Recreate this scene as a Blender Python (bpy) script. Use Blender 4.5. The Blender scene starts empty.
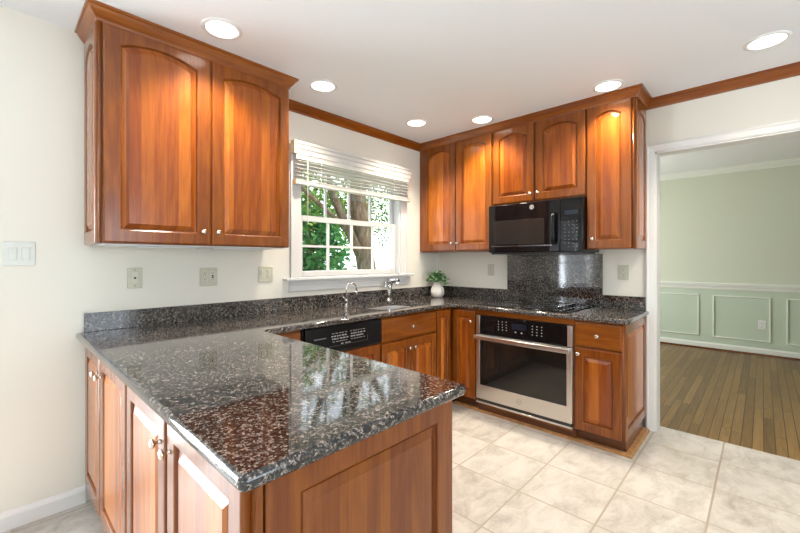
import bpy, bmesh, math, random
from mathutils import Vector, Matrix, geometry
random.seed(7)
S = bpy.context.scene
COL = S.collection
PI = math.pi

# ------------------------------------------------------------------ camera, world, sun, large lights, exposure
cam_d = bpy.data.cameras.new('camera')
cam = bpy.data.objects.new('camera', cam_d); COL.objects.link(cam)
cam.location = (-3.464, -2.654, 1.304)
cam.rotation_euler = (PI/2, 0, -math.radians(46.54))
cam_d.sensor_width = 36; cam_d.lens = 17.30
cam_d.shift_x = 1.73/800; cam_d.shift_y = -6.72/800
cam_d.clip_start = .02
S.camera = cam

w = bpy.data.worlds.new('sky'); S.world = w; w.use_nodes = True
bg = w.node_tree.nodes['Background']
bg.inputs[0].default_value = (.86, .93, 1, 1); bg.inputs[1].default_value = 3.0

def light(name, kind, loc, rot, energy, color, **kw):
    d = bpy.data.lights.new(name, kind); d.energy = energy; d.color = color
    for k, v in kw.items(): setattr(d, k, v)
    o = bpy.data.objects.new(name, d); COL.objects.link(o); o.location = loc; o.rotation_euler = rot
    return o
light('sun', 'SUN', (0, -10, 20), (math.radians(42), 0, math.radians(25)), 2.6, (1, .95, .86), angle=.01)
# daylight through the patio door left of the kitchen and the dining-room window, plus an added south fill
light('patio_daylight', 'AREA', (-4.55, .60, .95), (-PI/2-math.radians(2), 0, 0), 235, (.84, .92, 1), shape='RECTANGLE', size=1.9, size_y=2.0)
light('south_fill', 'AREA', (-3.2, -6.10, 1.25), (PI/2+math.radians(26), 0, 0), 58, (.76, .88, 1), shape='RECTANGLE', size=3.0, size_y=1.7)  # added fill behind the camera, tilted up to brighten the ceiling
light('dining_daylight', 'AREA', (2.1, .30, 1.35), (-PI/2, 0, 0), 74, (1, .97, .96), shape='RECTANGLE', size=1.9, size_y=1.5)

S.view_settings.view_transform = 'Standard'; S.view_settings.look = 'None'
S.view_settings.gamma = 1; S.view_settings.use_curve_mapping = False
S.view_settings.exposure = 0.12
S.cycles.max_bounces = 10; S.cycles.diffuse_bounces = 6; S.cycles.glossy_bounces = 5
S.cycles.transparent_max_bounces = 12
S.cycles.sample_clamp_indirect = 6
S.cycles.use_denoising = True

# ------------------------------------------------------------------ materials
def mat(name, col=(.8, .8, .8), rough=.5, metal=0, coat=0, coat_rough=.1, spec=.5, emit=None, es=0):
    m = bpy.data.materials.new(name); m.use_nodes = True
    b = m.node_tree.nodes['Principled BSDF']
    b.inputs['Base Color'].default_value = (*col, 1); b.inputs['Roughness'].default_value = rough
    b.inputs['Metallic'].default_value = metal; b.inputs['Coat Weight'].default_value = coat
    b.inputs['Coat Roughness'].default_value = coat_rough; b.inputs['Specular IOR Level'].default_value = spec
    if emit: b.inputs['Emission Color'].default_value = (*emit, 1); b.inputs['Emission Strength'].default_value = es
    return m
class N:
    """small node-tree writer"""
    def __init__(s, m): s.m = m; s.t = m.node_tree; s.b = s.t.nodes['Principled BSDF']
    def new(s, k, **kw):
        n = s.t.nodes.new(k)
        for a, v in kw.items(): setattr(n, a, v)
        return n
    def put(s, sock, v):
        if isinstance(v, (int, float)): sock.default_value = v
        elif isinstance(v, tuple): sock.default_value = v
        else: s.t.links.new(v, sock)
    def math(s, op, a, b=0, c=0):
        n = s.new('ShaderNodeMath', operation=op); s.put(n.inputs[0], a); s.put(n.inputs[1], b); s.put(n.inputs[2], c); return n.outputs[0]
    def comb(s, x, y, z):
        n = s.new('ShaderNodeCombineXYZ'); [s.put(n.inputs[i], v) for i, v in enumerate((x, y, z))]; return n.outputs[0]
    def sep(s, v):
        n = s.new('ShaderNodeSeparateXYZ'); s.put(n.inputs[0], v); return n.outputs
    def coord(s, k='Object'): return s.new('ShaderNodeTexCoord').outputs[k]
    def noise(s, v, scale, detail=3, rough=.5, dist=0):
        n = s.new('ShaderNodeTexNoise'); s.put(n.inputs['Vector'], v); n.inputs['Scale'].default_value = scale
        n.inputs['Detail'].default_value = detail; n.inputs['Roughness'].default_value = rough; n.inputs['Distortion'].default_value = dist
        return n.outputs['Fac']
    def white(s, v):
        n = s.new('ShaderNodeTexWhiteNoise', noise_dimensions='3D'); s.put(n.inputs['Vector'], v); return n.outputs['Value']
    def voronoi(s, v, scale, feature='F1', rnd=1):
        n = s.new('ShaderNodeTexVoronoi', feature=feature); s.put(n.inputs['Vector'], v); n.inputs['Scale'].default_value = scale
        n.inputs['Randomness'].default_value = rnd; return n
    def ramp(s, f, stops, interp='LINEAR'):
        n = s.new('ShaderNodeValToRGB'); r = n.color_ramp; r.interpolation = interp
        while len(r.elements) < len(stops): r.elements.new(.5)
        for e, (p, c) in zip(r.elements, stops): e.position = p; e.color = (*c, 1)
        s.put(n.inputs[0], f); return n.outputs[0]
    def mix(s, f, a, b, blend='MIX'):
        n = s.new('ShaderNodeMix', data_type='RGBA', blend_type=blend); s.put(n.inputs[0], f); s.put(n.inputs[6], a); s.put(n.inputs[7], b); return n.outputs[2]
    def base(s, v): s.put(s.b.inputs['Base Color'], v)
    def bump(s, h, strength=.1, dist=.002):
        n = s.new('ShaderNodeBump'); n.inputs['Strength'].default_value = strength; n.inputs['Distance'].default_value = dist
        s.put(n.inputs['Height'], h); s.put(s.b.inputs['Normal'], n.outputs[0])

def wood_mat(name, horizontal=False, strips=0.0, strip_w=.07, tone=1.0):
    m = mat(name, rough=.42, coat=1.0, coat_rough=.18, spec=.1); n = N(m); n.b.inputs['Coat IOR'].default_value = 1.47
    x, y, z = n.sep(n.coord()); s = n.math('ADD', x, y); t = z
    if horizontal: s, t = z, n.math('ADD', x, y)
    rnd = n.new('ShaderNodeObjectInfo').outputs['Random']
    off = n.math('MULTIPLY', rnd, 37.0)
    s2 = n.math('ADD', s, n.math('MULTIPLY', rnd, 3.1))
    plank = n.math('FLOOR', n.math('DIVIDE', s2, strip_w))
    wv = n.white(n.comb(plank, off, 0))
    v = n.comb(n.math('MULTIPLY', s2, 9), n.math('ADD', off, n.math('MULTIPLY', plank, 5.3 if strips else 0)), n.math('MULTIPLY', t, 1.1))
    g1 = n.noise(v, 1.5, 4, .55, 1.6)
    v2 = n.comb(n.math('MULTIPLY', s2, 150), off, n.math('MULTIPLY', t, 4))
    g2 = n.noise(v2, 1, 3, .6)
    f = n.math('ADD', n.math('MULTIPLY', g1, .34), n.math('MULTIPLY', g2, .20))
    f = n.math('ADD', n.math('ADD', f, .23), n.math('MULTIPLY', n.math('SUBTRACT', wv, .5), strips))
    f = n.math('ADD', f, n.math('MULTIPLY', n.math('SUBTRACT', rnd, .5), .05))
    k = tone
    c = n.ramp(f, [(.2, (.075*k, .012*k, .0015*k)), (.42, (.17*k, .036*k, .0025*k)), (.58, (.30*k, .085*k, .006*k)), (.8, (.48*k, .185*k, .024*k))])
    n.base(c); n.bump(g2, .05)
    return m
WOOD = wood_mat('cherry_wood', tone=.88); WOOD_H = wood_mat('cherry_wood_rail', horizontal=True, tone=.88)
WOOD_P = wood_mat('cherry_panel', strips=.17, strip_w=.058, tone=1.36)
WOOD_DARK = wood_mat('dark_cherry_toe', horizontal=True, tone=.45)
WOOD_CROWN = wood_mat('cherry_crown', horizontal=True, tone=1.05)

def granite_mat():
    m = mat('granite', rough=.06, spec=.85); n = N(m); c = n.coord()
    wob = n.new('ShaderNodeTexNoise'); n.put(wob.inputs['Vector'], c); wob.inputs['Scale'].default_value = 45
    vm = n.new('ShaderNodeVectorMath', operation='MULTIPLY_ADD'); n.put(vm.inputs[0], wob.outputs['Color']); vm.inputs[1].default_value = (.0045,)*3; n.put(vm.inputs[2], c)
    va = n.voronoi(vm.outputs[0], 135); vb = n.voronoi(vm.outputs[0], 300)
    ca = n.sep(va.outputs['Color'])[0]; cb = n.sep(vb.outputs['Color'])[1]
    big = n.noise(c, 7, 3)
    f = n.math('ADD', n.math('ADD', n.math('MULTIPLY', ca, .58), n.math('MULTIPLY', cb, .42)), n.math('MULTIPLY', n.math('SUBTRACT', big, .5), .25))
    col = n.ramp(f, [(0, (.006, .007, .009)), (.40, (.009, .010, .011)), (.52, (.026, .026, .026)), (.63, (.080, .070, .063)), (.76, (.185, .152, .130)), (.92, (.36, .30, .26))])
    n.base(col); return m
GRANITE = granite_mat()

def tile_mat():
    m = mat('floor_tile', rough=.3, spec=.5); n = N(m); c = n.coord(); x, y, z = n.sep(c)
    u = n.math('DIVIDE', n.math('ADD', x, 40*.395+.635), .395); v = n.math('DIVIDE', n.math('ADD', y, 40*.4+1.255), .40)
    def edge(a):
        fr = n.math('FRACT', a); return n.math('MINIMUM', fr, n.math('SUBTRACT', 1.0, fr))
    e = n.math('MINIMUM', edge(u), edge(v))
    grout = n.math('LESS_THAN', e, .012)
    cell = n.white(n.comb(n.math('FLOOR', u), n.math('FLOOR', v), 0))
    w1 = n.noise(n.comb(n.math('MULTIPLY', x, 1.0), n.math('MULTIPLY', y, 1.6), n.math('MULTIPLY', cell, 9)), 6, 6, .62, .6)
    w2 = n.noise(c, 60, 3, .6)
    f = n.math('ADD', n.math('MULTIPLY', w1, .8), n.math('MULTIPLY', w2, .2))
    f = n.math('ADD', f, n.math('MULTIPLY', n.math('SUBTRACT', cell, .5), .10))
    col = n.ramp(f, [(.28, (.38, .345, .305)), (.44, (.51, .475, .43)), (.58, (.60, .57, .525)), (.8, (.655, .63, .595))])
    col = n.mix(grout, col, (.36, .31, .245, 1)); n.base(col)
    n.put(n.b.inputs['Roughness'], n.math('ADD', n.math('MULTIPLY', grout, .45), .22))
    n.bump(n.math('SUBTRACT', n.math('MULTIPLY', w1, .2), grout), .25, .002)
    return m
def plank_mat():
    m = mat('oak_floor', rough=.36, spec=.45); n = N(m); c = n.coord(); x, y, z = n.sep(c)
    r = n.math('DIVIDE', n.math('ADD', y, 20), .060); row = n.math('FLOOR', r)
    sh = n.white(n.comb(row, 3.3, 1)); u = n.math('DIVIDE', n.math('ADD', n.math('ADD', x, 20), n.math('MULTIPLY', sh, 3)), 1.15)
    cell = n.white(n.comb(row, n.math('FLOOR', u), 0))
    def edge(a):
        fr = n.math('FRACT', a); return n.math('MINIMUM', fr, n.math('SUBTRACT', 1.0, fr))
    gap = n.math('MAXIMUM', n.math('LESS_THAN', edge(r), .04), n.math('LESS_THAN', edge(u), .002))
    g = n.noise(n.comb(n.math('MULTIPLY', x, 2.2), n.math('MULTIPLY', y, 42), n.math('MULTIPLY', cell, 20)), 1.4, 4, .6, .8)
    f = n.math('ADD', n.math('MULTIPLY', g, .6), n.math('MULTIPLY', cell, .36))
    col = n.ramp(f, [(.2, (.105, .054, .013)), (.5, (.20, .108, .029)), (.8, (.32, .185, .06))])
    n.base(n.mix(gap, col, (.03, .016, .008, 1))); n.bump(n.math('MULTIPLY', gap, -1), .2, .001)
    return m
def paint(name, col, rough=.6, scale=140, strength=.03):
    m = mat(name, col, rough, spec=.3); n = N(m); c = n.coord()
    n.bump(n.noise(c, scale, 2), strength, .001)
    return m
CREAM = paint('cream_wall_paint', (.772, .745, .668)); CEIL = paint('white_ceiling_paint', (.85, .87, .90))
TRIM = paint('white_trim_paint', (.76, .755, .74), .35, 40, .01); TRIM_DIM = paint('trim_paint_dimmed', (.67, .668, .66), .4, 40, .01)  # window copy of the trim paint, darkened in colour to counter downlight glare
GREEN = paint('pale_green_paint', (.645, .685, .565)); GREEN2 = paint('sage_wainscot_paint', (.56, .655, .54), .5)
GREENTRIM = paint('pale_sage_trim_paint', (.79, .82, .77), .4, 40, .01)
TILE = tile_mat(); OAK = plank_mat()
def brushed(name, col, rough=.3):
    m = mat(name, col, rough, metal=1); n = N(m); x, y, z = n.sep(n.coord())
    n.bump(n.noise(n.comb(n.math('MULTIPLY', x, 4), n.math('MULTIPLY', y, 4), n.math('MULTIPLY', z, 500)), 1, 2), .04, .001)
    return m
STEEL = brushed('brushed_stainless', (.66, .64, .61), .3)
NICKEL = mat('satin_nickel', (.72, .68, .60), .22, metal=1); CHROME = mat('chrome', (.60, .61, .63), .08, metal=1)
BASIN = brushed('stainless_basin', (.66, .67, .68), .40)
def noisy(name, col, amt=.15, scale=30, **kw):
    m = mat(name, col, **kw); n = N(m); f = n.noise(n.coord(), scale, 3)
    lo = tuple(c*(1-amt) for c in col); hi = tuple(min(1, c*(1+amt)) for c in col)
    n.base(n.ramp(f, [(.3, lo), (.7, hi)])); return m
BLACKGL = noisy('black_glass', (.006, .006, .007), .1, 20, rough=.04, spec=.26)
BLACK = noisy('black_enamel', (.010, .010, .011), .1, 60, rough=.14, spec=.2)
BLACKM = noisy('black_plastic', (.016, .016, .017), .1, 60, rough=.38)
OVENGL = noisy('oven_window_glass', (.012, .011, .010), .1, 10, rough=.05, spec=.55)
MARK = noisy('pale_print', (.62, .62, .62), .05, rough=.5); MARKDIM = noisy('grey_print', (.16, .17, .18), .05, rough=.5)
DISPLAY = noisy('display_glass', (.012, .018, .032), .1, rough=.05)
IVORY = noisy('ivory_plate', (.56, .54, .43), .04, rough=.4); IVORY2 = noisy('ivory_insert', (.63, .61, .51), .04, rough=.35)
WHITEPL = noisy('white_plate', (.66, .68, .64), .03, rough=.4); SLOT = noisy('dark_slot', (.03, .028, .025), .1, rough=.6)
BLINDM = noisy('white_blind', (.64, .635, .61), .03, 15, rough=.4); BLINDW = noisy('cream_blind_wood', (.74, .60, .38), .08, 30, rough=.5)
CERAM = noisy('white_ceramic', (.74, .70, .66), .05, 40, rough=.28)
MELA = noisy('pale_melamine', (.70, .70, .68), .04, 20, rough=.4)
LENS = mat('lamp_lens', (1, 1, 1), .4, emit=(1, .95, .87), es=6.0)
LAMPTRIM = noisy('white_lamp_trim', (.80, .80, .80), .02, rough=.4)
ORANGE = noisy('shoe_oak', (.40, .20, .075), .25, 25, rough=.4)
BARK = None
def bark_mat():
    m = mat('bark', rough=.9, spec=.1); n = N(m); x, y, z = n.sep(n.coord())
    f = n.noise(n.comb(n.math('MULTIPLY', x, 9), n.math('MULTIPLY', y, 9), n.math('MULTIPLY', z, 2.5)), 1.6, 5, .65)
    n.base(n.ramp(f, [(.3, (.045, .034, .024)), (.55, (.13, .105, .075)), (.75, (.25, .225, .175))])); n.bump(f, .6, .03); return m
BARK = bark_mat()
def leaf_mat(name, a, b, c):
    m = mat(name, rough=.55, spec=.3); n = N(m)
    g = n.new('ShaderNodeNewGeometry').outputs['Random Per Island']
    n.base(n.ramp(g, [(0, a), (.5, b), (1, c)]))
    tr = n.new('ShaderNodeBsdfTranslucent'); n.put(tr.inputs[0], n.ramp(g, [(0, a), (.5, b), (1, c)]))
    mx = n.new('ShaderNodeMixShader'); mx.inputs[0].default_value = .35
    out = [q for q in n.t.nodes if q.type == 'OUTPUT_MATERIAL'][0]
    n.t.links.new(n.b.outputs[0], mx.inputs[1]); n.t.links.new(tr.outputs[0], mx.inputs[2]); n.t.links.new(mx.outputs[0], out.inputs[0])
    return m
LEAF = leaf_mat('tree_leaves', (.028, .095, .012), (.075, .20, .025), (.22, .36, .065))
LEAF2 = leaf_mat('shrub_leaves', (.014, .10, .022), (.045, .22, .05), (.12, .36, .10))
SUCC = leaf_mat('vase_leaves', (.035, .11, .04), (.13, .29, .10), (.46, .60, .40))
def lawn_mat():
    m = mat('lawn', rough=.9, spec=.1); n = N(m); f = n.noise(n.coord(), 3, 5)
    n.base(n.ramp(f, [(.3, (.30, .40, .16)), (.7, (.62, .64, .46))])); return m
def glass_mat():
    m = bpy.data.materials.new('window_glass'); m.use_nodes = True; t = m.node_tree; t.nodes.clear()
    o = t.nodes.new('ShaderNodeOutputMaterial'); a = t.nodes.new('ShaderNodeBsdfTransparent'); g = t.nodes.new('ShaderNodeBsdfGlossy')
    g.inputs['Roughness'].default_value = .01; fr = t.nodes.new('ShaderNodeFresnel'); ge = t.nodes.new('ShaderNodeNewGeometry'); mr = t.nodes.new('ShaderNodeMapRange'); mr.inputs[3].default_value = 1.45; mr.inputs[4].default_value = 1/1.45; t.links.new(ge.outputs['Backfacing'], mr.inputs[0]); t.links.new(mr.outputs[0], fr.inputs[0])
    mx = t.nodes.new('ShaderNodeMixShader'); t.links.new(fr.outputs[0], mx.inputs[0]); t.links.new(a.outputs[0], mx.inputs[1]); t.links.new(g.outputs[0], mx.inputs[2])
    t.links.new(mx.outputs[0], o.inputs[0]); return m
GLASS = glass_mat()

# ------------------------------------------------------------------ mesh helpers
class MB:
    def __init__(s): s.bm = bmesh.new(); s.M = Matrix.Identity(4)
    def v(s, p): return s.bm.verts.new(s.M @ Vector(p))
    def box(s, x0, x1, y0, y1, z0, z1, bevel=0, mi=0):
        c = [s.v((x, y, z)) for x in (x0, x1) for y in (y0, y1) for z in (z0, z1)]
        F = [(0, 1, 3, 2), (4, 6, 7, 5), (0, 4, 5, 1), (2, 3, 7, 6), (0, 2, 6, 4), (1, 5, 7, 3)]
        fs = [s.bm.faces.new([c[i] for i in f]) for f in F]
        for f in fs: f.material_index = mi
        if bevel:
            es = list({e for f in fs for e in f.edges})
            r = bmesh.ops.bevel(s.bm, geom=es, offset=bevel, segments=2, profile=.5, affect='EDGES')
            for f in r['faces']: f.material_index = mi; f.smooth = True
        return s
    def loops(s, L, cap0=False, cap1=False, mi=0, smooth=False, closed=True):
        R = [[s.v(p) for p in l] for l in L]; n = len(R[0])
        for a, b in zip(R, R[1:]):
            for i in range(n if closed else n-1):
                f = s.bm.faces.new((a[i], a[(i+1) % n], b[(i+1) % n], b[i])); f.material_index = mi; f.smooth = smooth
        if cap0: f = s.bm.faces.new(R[0][::-1]); f.material_index = mi
        if cap1: f = s.bm.faces.new(R[-1]); f.material_index = mi
        return s
    def lathe(s, prof, o=(0, 0, 0), axis='z', n=24, mi=0, cap0=True, cap1=True, ry=1.0):
        L = []
        for r, h in prof:
            ring = []
            for i in range(n):
                a = 2*PI*i/n; u, v_ = r*math.cos(a), r*math.sin(a)*ry
                p = {'z': (u, v_, h), '-y': (u, -h, v_), 'y': (v_, h, u), '-x': (-h, u, v_), 'x': (h, v_, u)}[axis]
                ring.append((o[0]+p[0], o[1]+p[1], o[2]+p[2]))
            L.append(ring)
        return s.loops(L, cap0, cap1, mi, True)
    def tube(s, pts, r, n=10, mi=0):
        pts = [Vector(p) for p in pts]; rs = r if isinstance(r, (list, tuple)) else [r]*len(pts); L = []
        up = Vector((0, 0, 1)); prev = None
        for i, p in enumerate(pts):
            d = ((pts[min(i+1, len(pts)-1)]-pts[max(i-1, 0)])).normalized()
            if prev is None:
                a = d.cross(up if abs(d.z) < .9 else Vector((1, 0, 0))).normalized()
            else: a = (prev - d*prev.dot(d)).normalized()
            prev = a; b = d.cross(a)
            L.append([p + rs[i]*(a*math.cos(2*PI*k/n)+b*math.sin(2*PI*k/n)) for k in range(n)])
        return s.loops(L, True, True, mi, True)
    def sweep(s, path, prof, mi=0):
        """profile (out, z) swept along an xy path; out is to the right of travel, corners mitred"""
        P = [Vector(p) for p in path]; nn = [Vector(((b-a).y, -(b-a).x)).normalized() for a, b in zip(P, P[1:])]
        L = []
        for i, p in enumerate(P):
            n1 = nn[max(i-1, 0)]; n2 = nn[min(i, len(nn)-1)]; m = (n1+n2)/(1+n1.dot(n2))
            L.append([(p.x+m.x*o, p.y+m.y*o, z) for o, z in prof])
        return s.loops(L, True, True, mi)
    def build(s, name, mats, parent=None, loc=None):
        bmesh.ops.recalc_face_normals(s.bm, faces=s.bm.faces)
        me = bpy.data.meshes.new(name); s.bm.to_mesh(me); s.bm.free()
        for m in (mats if isinstance(mats, (list, tuple)) else [mats]): me.materials.append(m)
        o = bpy.data.objects.new(name, me); COL.objects.link(o)
        if parent: o.parent = parent
        if loc: o.location = loc
        return o
def tag(o, label, cat, group=None, kind=None):
    o['label'] = label; o['category'] = cat
    if group: o['group'] = group
    if kind: o['kind'] = kind
    return o
def thing(name, label, cat, loc=(0, 0, 0), rz=0, group=None):
    o = bpy.data.objects.new(name, None); COL.objects.link(o); o.location = loc; o.rotation_euler = (0, 0, rz)
    o.empty_display_size = .1
    return tag(o, label, cat, group)
def structure(o): o['kind'] = 'structure'; return o
def sroot(name, loc=(0, 0, 0)):
    o = bpy.data.objects.new(name, None); COL.objects.link(o); o.location = loc; o['kind'] = 'structure'; return o
def copy_tree(o, parent=None):
    c = o.copy(); COL.objects.link(c)
    if parent: c.parent = parent
    for ch in list(o.children): copy_tree(ch, c)
    return c
def text_mesh(mb, txt, size, M, depth=.0006, mi=0, shear=0):
    cu = bpy.data.curves.new('t', 'FONT'); cu.body = txt; cu.size = size; cu.extrude = depth; cu.align_x = 'CENTER'; cu.align_y = 'CENTER'; cu.shear = shear
    ob = bpy.data.objects.new('t', cu); COL.objects.link(ob)
    me = bpy.data.meshes.new_from_object(ob.evaluated_get(bpy.context.evaluated_depsgraph_get()))
    bpy.data.objects.remove(ob); bpy.data.curves.remove(cu)
    vs = [mb.v(M @ v.co) for v in me.vertices]
    for p in me.polygons:
        try: f = mb.bm.faces.new([vs[i] for i in p.vertices]); f.material_index = mi
        except ValueError: pass
    bpy.data.meshes.remove(me)
FACE = Matrix.Rotation(PI/2, 4, 'X')          # lays lettering onto a front that faces -y

# ------------------------------------------------------------------ the room
ZC = 2.524
def holes_wall(mb, horiz, a0, a1, t0, t1, z1, holes):
    """wall along x (horiz) or y with rectangular holes (a, b, za, zb)"""
    def bx(a, b, za, zb):
        if b-a < 1e-4 or zb-za < 1e-4: return
        mb.box(a, b, t0, t1, za, zb) if horiz else mb.box(t0, t1, a, b, za, zb)
    cur = a0
    for a, b, za, zb in sorted(holes):
        bx(cur, a, 0, z1); bx(a, b, 0, za); bx(a, b, zb, z1); cur = b
    bx(cur, a1, 0, z1)
XW, YS = -6.5, -5.5
b = MB(); b.box(XW-.14, .135, YS-.14, .14, -.1, 0); structure(b.build('floor', TILE))
b = MB(); b.box(.135, 4.0, YS-.14, .24, -.1, 0); structure(b.build('floor_dining', OAK))
b = MB(); b.box(XW-.14, .06, YS-.14, .14, ZC, ZC+.15); structure(b.build('ceiling', CEIL))
b = MB(); b.box(.06, 4.0, YS-.14, .24, 2.62, 2.75); structure(b.build('ceiling_dining', CEIL))
WX0, WX1, WZ0, WZ1 = -1.80, -.635, 1.148, 2.115
b = MB(); holes_wall(b, True, XW-.14, .06, 0, .14, ZC, [(WX0, WX1, WZ0, WZ1), (-5.52, -3.58, 0, 2.08)]); structure(b.build('wall_north', CREAM))
DY0, DY1, DZ = -3.62, -2.060, 2.122
b = MB(); holes_wall(b, False, YS-.14, .14, 0, .06, 2.75, [(DY0, DY1, 0, DZ)]); structure(b.build('wall_east', CREAM))
b = MB(); holes_wall(b, False, YS-.14, .10, .06, .12, 2.62, [(DY0, DY1, 0, DZ)]); structure(b.build('wall_dining_west', GREEN))
b = MB(); b.box(XW-.14, XW, YS, 0, 0, ZC); structure(b.build('wall_west', CREAM))
b = MB(); holes_wall(b, True, XW-.14, .06, YS-.14, YS, ZC, [(-4.8, -1.6, .55, 2.35)]); structure(b.build('wall_south', CREAM))
DX = 3.75
b = MB(); b.box(DX, DX+.12, YS-.14, .24, .87, 2.62); structure(b.build('wall_dining_east', GREEN))
b = MB(); b.box(DX, DX+.12, YS-.14, .24, 0, .87); structure(b.build('wall_dining_wainscot', GREEN2))
b = MB(); holes_wall(b, True, .06, DX, .10, .24, 2.62, [(1.1, 3.1, .55, 2.15)]); structure(b.build('wall_dining_north', GREEN))
b = MB(); b.box(.12, DX, YS-.14, YS, 0, 2.62); structure(b.build('wall_dining_south', GREEN))
# unseen daylight openings: frames and panes; the south window is added around the fill
def plain_window(name, M, wd, ht, cols, rows, depth=.05):
    r = sroot(name); b = MB(); b.M = M; t = .055
    b.box(-wd/2, -wd/2+t, 0, depth, 0, ht); b.box(wd/2-t, wd/2, 0, depth, 0, ht)
    b.box(-wd/2, wd/2, 0, depth, 0, t); b.box(-wd/2, wd/2, 0, depth, ht-t, ht)
    for i in range(1, cols): x = -wd/2+wd*i/cols; b.box(x-.012, x+.012, .012, depth-.012, t, ht-t)
    for j in range(1, rows): z = ht*j/rows; b.box(-wd/2+t, wd/2-t, .012, depth-.012, z-.012, z+.012)
    b.build('window_frame', TRIM, r)
    b = MB(); b.M = M; b.box(-wd/2+t, wd/2-t, depth/2-.002, depth/2+.002, t, ht-t); b.build('pane', GLASS, r)
    return r
plain_window('door_2', Matrix.Translation((-4.55, .04, 0)), 1.94, 2.08, 2, 5)
b = MB()
for x in (-5.61, -3.58): b.box(x, x+.09, -.018, 0, 0, 2.17)
b.box(-5.52, -3.58, -.018, 0, 2.08, 2.17); structure(b.build('trim_1', TRIM))
plain_window('fill_window', Matrix.Translation((-3.2, YS-.06, .55)), 3.2, 1.8, 3, 2)  # added window, made up to hold the south fill light
plain_window('window_4', Matrix.Translation((2.1, .15, .55)), 2.0, 1.6, 4, 4)

# baseboards, crown, chair rail, picture-frame mouldings
BASEP = [(0, 0), (.016, 0), (.016, .065), (.010, .08), (.004, .088), (0, .088)]
b = MB(); b.sweep([(-3.49, 0), (-3.12, 0)], BASEP); structure(b.build('baseboard_north', TRIM))
CROWN = [(0, ZC-.069), (.007, ZC-.069), (.010, ZC-.056), (.019, ZC-.046), (.034, ZC-.026), (.040, ZC-.014), (.049, ZC-.012), (.050, ZC), (0, ZC)]
b = MB(); b.sweep([(-2.088, 0), (-.337, 0)], CROWN); structure(b.build('trim_2', WOOD_CROWN))
b = MB(); b.sweep([(0, -2.003), (0, YS)], CROWN); structure(b.build('trim_3', WOOD_CROWN))
b = MB(); b.sweep([(DX, .10), (DX, YS)], [(0, 0), (.018, 0), (.018, .075), (.006, .095), (0, .095)])
structure(b.build('baseboard_dining', GREENTRIM))
b = MB(); b.sweep([(DX, .10), (DX, YS)], [(.018, 0), (.034, 0), (.032, .016), (.018, .024)]); structure(b.build('trim_4', wood_mat('floor_shoe', True, tone=.5)))
b = MB(); b.sweep([(DX, .10), (DX, YS)], [(0, .878), (.012, .878), (.016, .908), (.028, .935), (.032, .962), (.022, .970), (0, .970)]); structure(b.build('trim_5', GREENTRIM))
b = MB(); b.sweep([(DX, .10), (DX, YS)], [(0, 2.54), (.012, 2.54), (.02, 2.56), (.06, 2.60), (.07, 2.62), (0, 2.62)]); structure(b.build('trim_6', GREENTRIM))
n_trim = 7
for y0, y1 in [(-1.10, -1.97), (-2.13, -2.735), (-2.885, -3.55), (-.05, -.95), (-3.7, -4.5)]:
    b = MB(); z0, z1 = .185, .790; t = .015
    for (ya, yb, za, zb) in [(y1, y0, z0, z0+t), (y1, y0, z1-t, z1), (y1, y1+t, z0+t, z1-t), (y0-t, y0, z0+t, z1-t)]:
        b.box(DX-.014, DX, ya, yb, za, zb, .004)
    structure(b.build('trim_%d' % n_trim, GREENTRIM)); n_trim += 1
# doorway to the dining room: casing and lined jamb
r = sroot('door_1')
b = MB(); cw = .056
CAS = [(0, 0), (cw, 0), (cw, .020), (cw-.010, .024), (cw-.02, .018), (.012, .014), (0, .010)]
def casing_leg(y_in, sgn, top):
    L = []
    for z in (0, top): L.append([(-d, y_in+sgn*u, z) for u, d in CAS])
    b.loops(L, True, True)
casing_leg(DY1, 1, DZ+cw); casing_leg(DY0, -1, DZ+cw)
L = [[(-d, y, DZ+u) for u, d in CAS] for y in (DY0-cw, DY1+cw)]; b.loops(L, True, True)
b.build('casing', TRIM, r)
b = MB(); b.box(.0, .125, DY1-.012, DY1+.001, 0, DZ-.001); b.box(0, .125, DY0-.001, DY0+.012, 0, DZ-.001); b.box(0, .125, DY0, DY1, DZ-.013, DZ); b.build('jamb', TRIM, r)

# ------------------------------------------------------------------ kitchen window, built in its opening
r = sroot('window_1')
SY = .045
b = MB()   # jamb lining
b.box(WX0-.002, WX0+.018, -.001, .13, WZ0, WZ1); b.box(WX1-.018, WX1+.002, -.001, .13, WZ0, WZ1); b.box(WX0+.018, WX1-.018, -.001, .13, WZ1-.018, WZ1)
b.box(WX0+.018, WX1-.018, .0, .14, WZ0, WZ0+.018)
b.build('jamb', TRIM_DIM, r)
b = MB(); cwd = .085
for x0, x1 in ((WX0-cwd, WX0+.004), (WX1-.004, WX1+cwd)):
    b.box(x0, x1, -.014, 0, 1.168, WZ1+cwd, .003)
    xo = (x0, x0+.016) if x0 < WX0-.01 else (x1-.016, x1)
    b.box(*xo, -.024, 0, 1.168, WZ1+cwd, .003)
b.box(WX0-cwd, WX1+cwd, -.014, 0, WZ1, WZ1+cwd, .003); b.build('casing', TRIM_DIM, r)
b = MB(); b.box(-1.945, -.49, -.062, .04, 1.142, 1.166, .006); b.build('window_sill', TRIM_DIM, r)
b = MB(); b.sweep([(-1.895, 0), (-.545, 0)], [(0, 1.052), (.010, 1.052), (.016, 1.062), (.014, 1.10), (.022, 1.125), (.022, 1.142), (0, 1.142)]); b.build('apron', TRIM_DIM, r)
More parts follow.
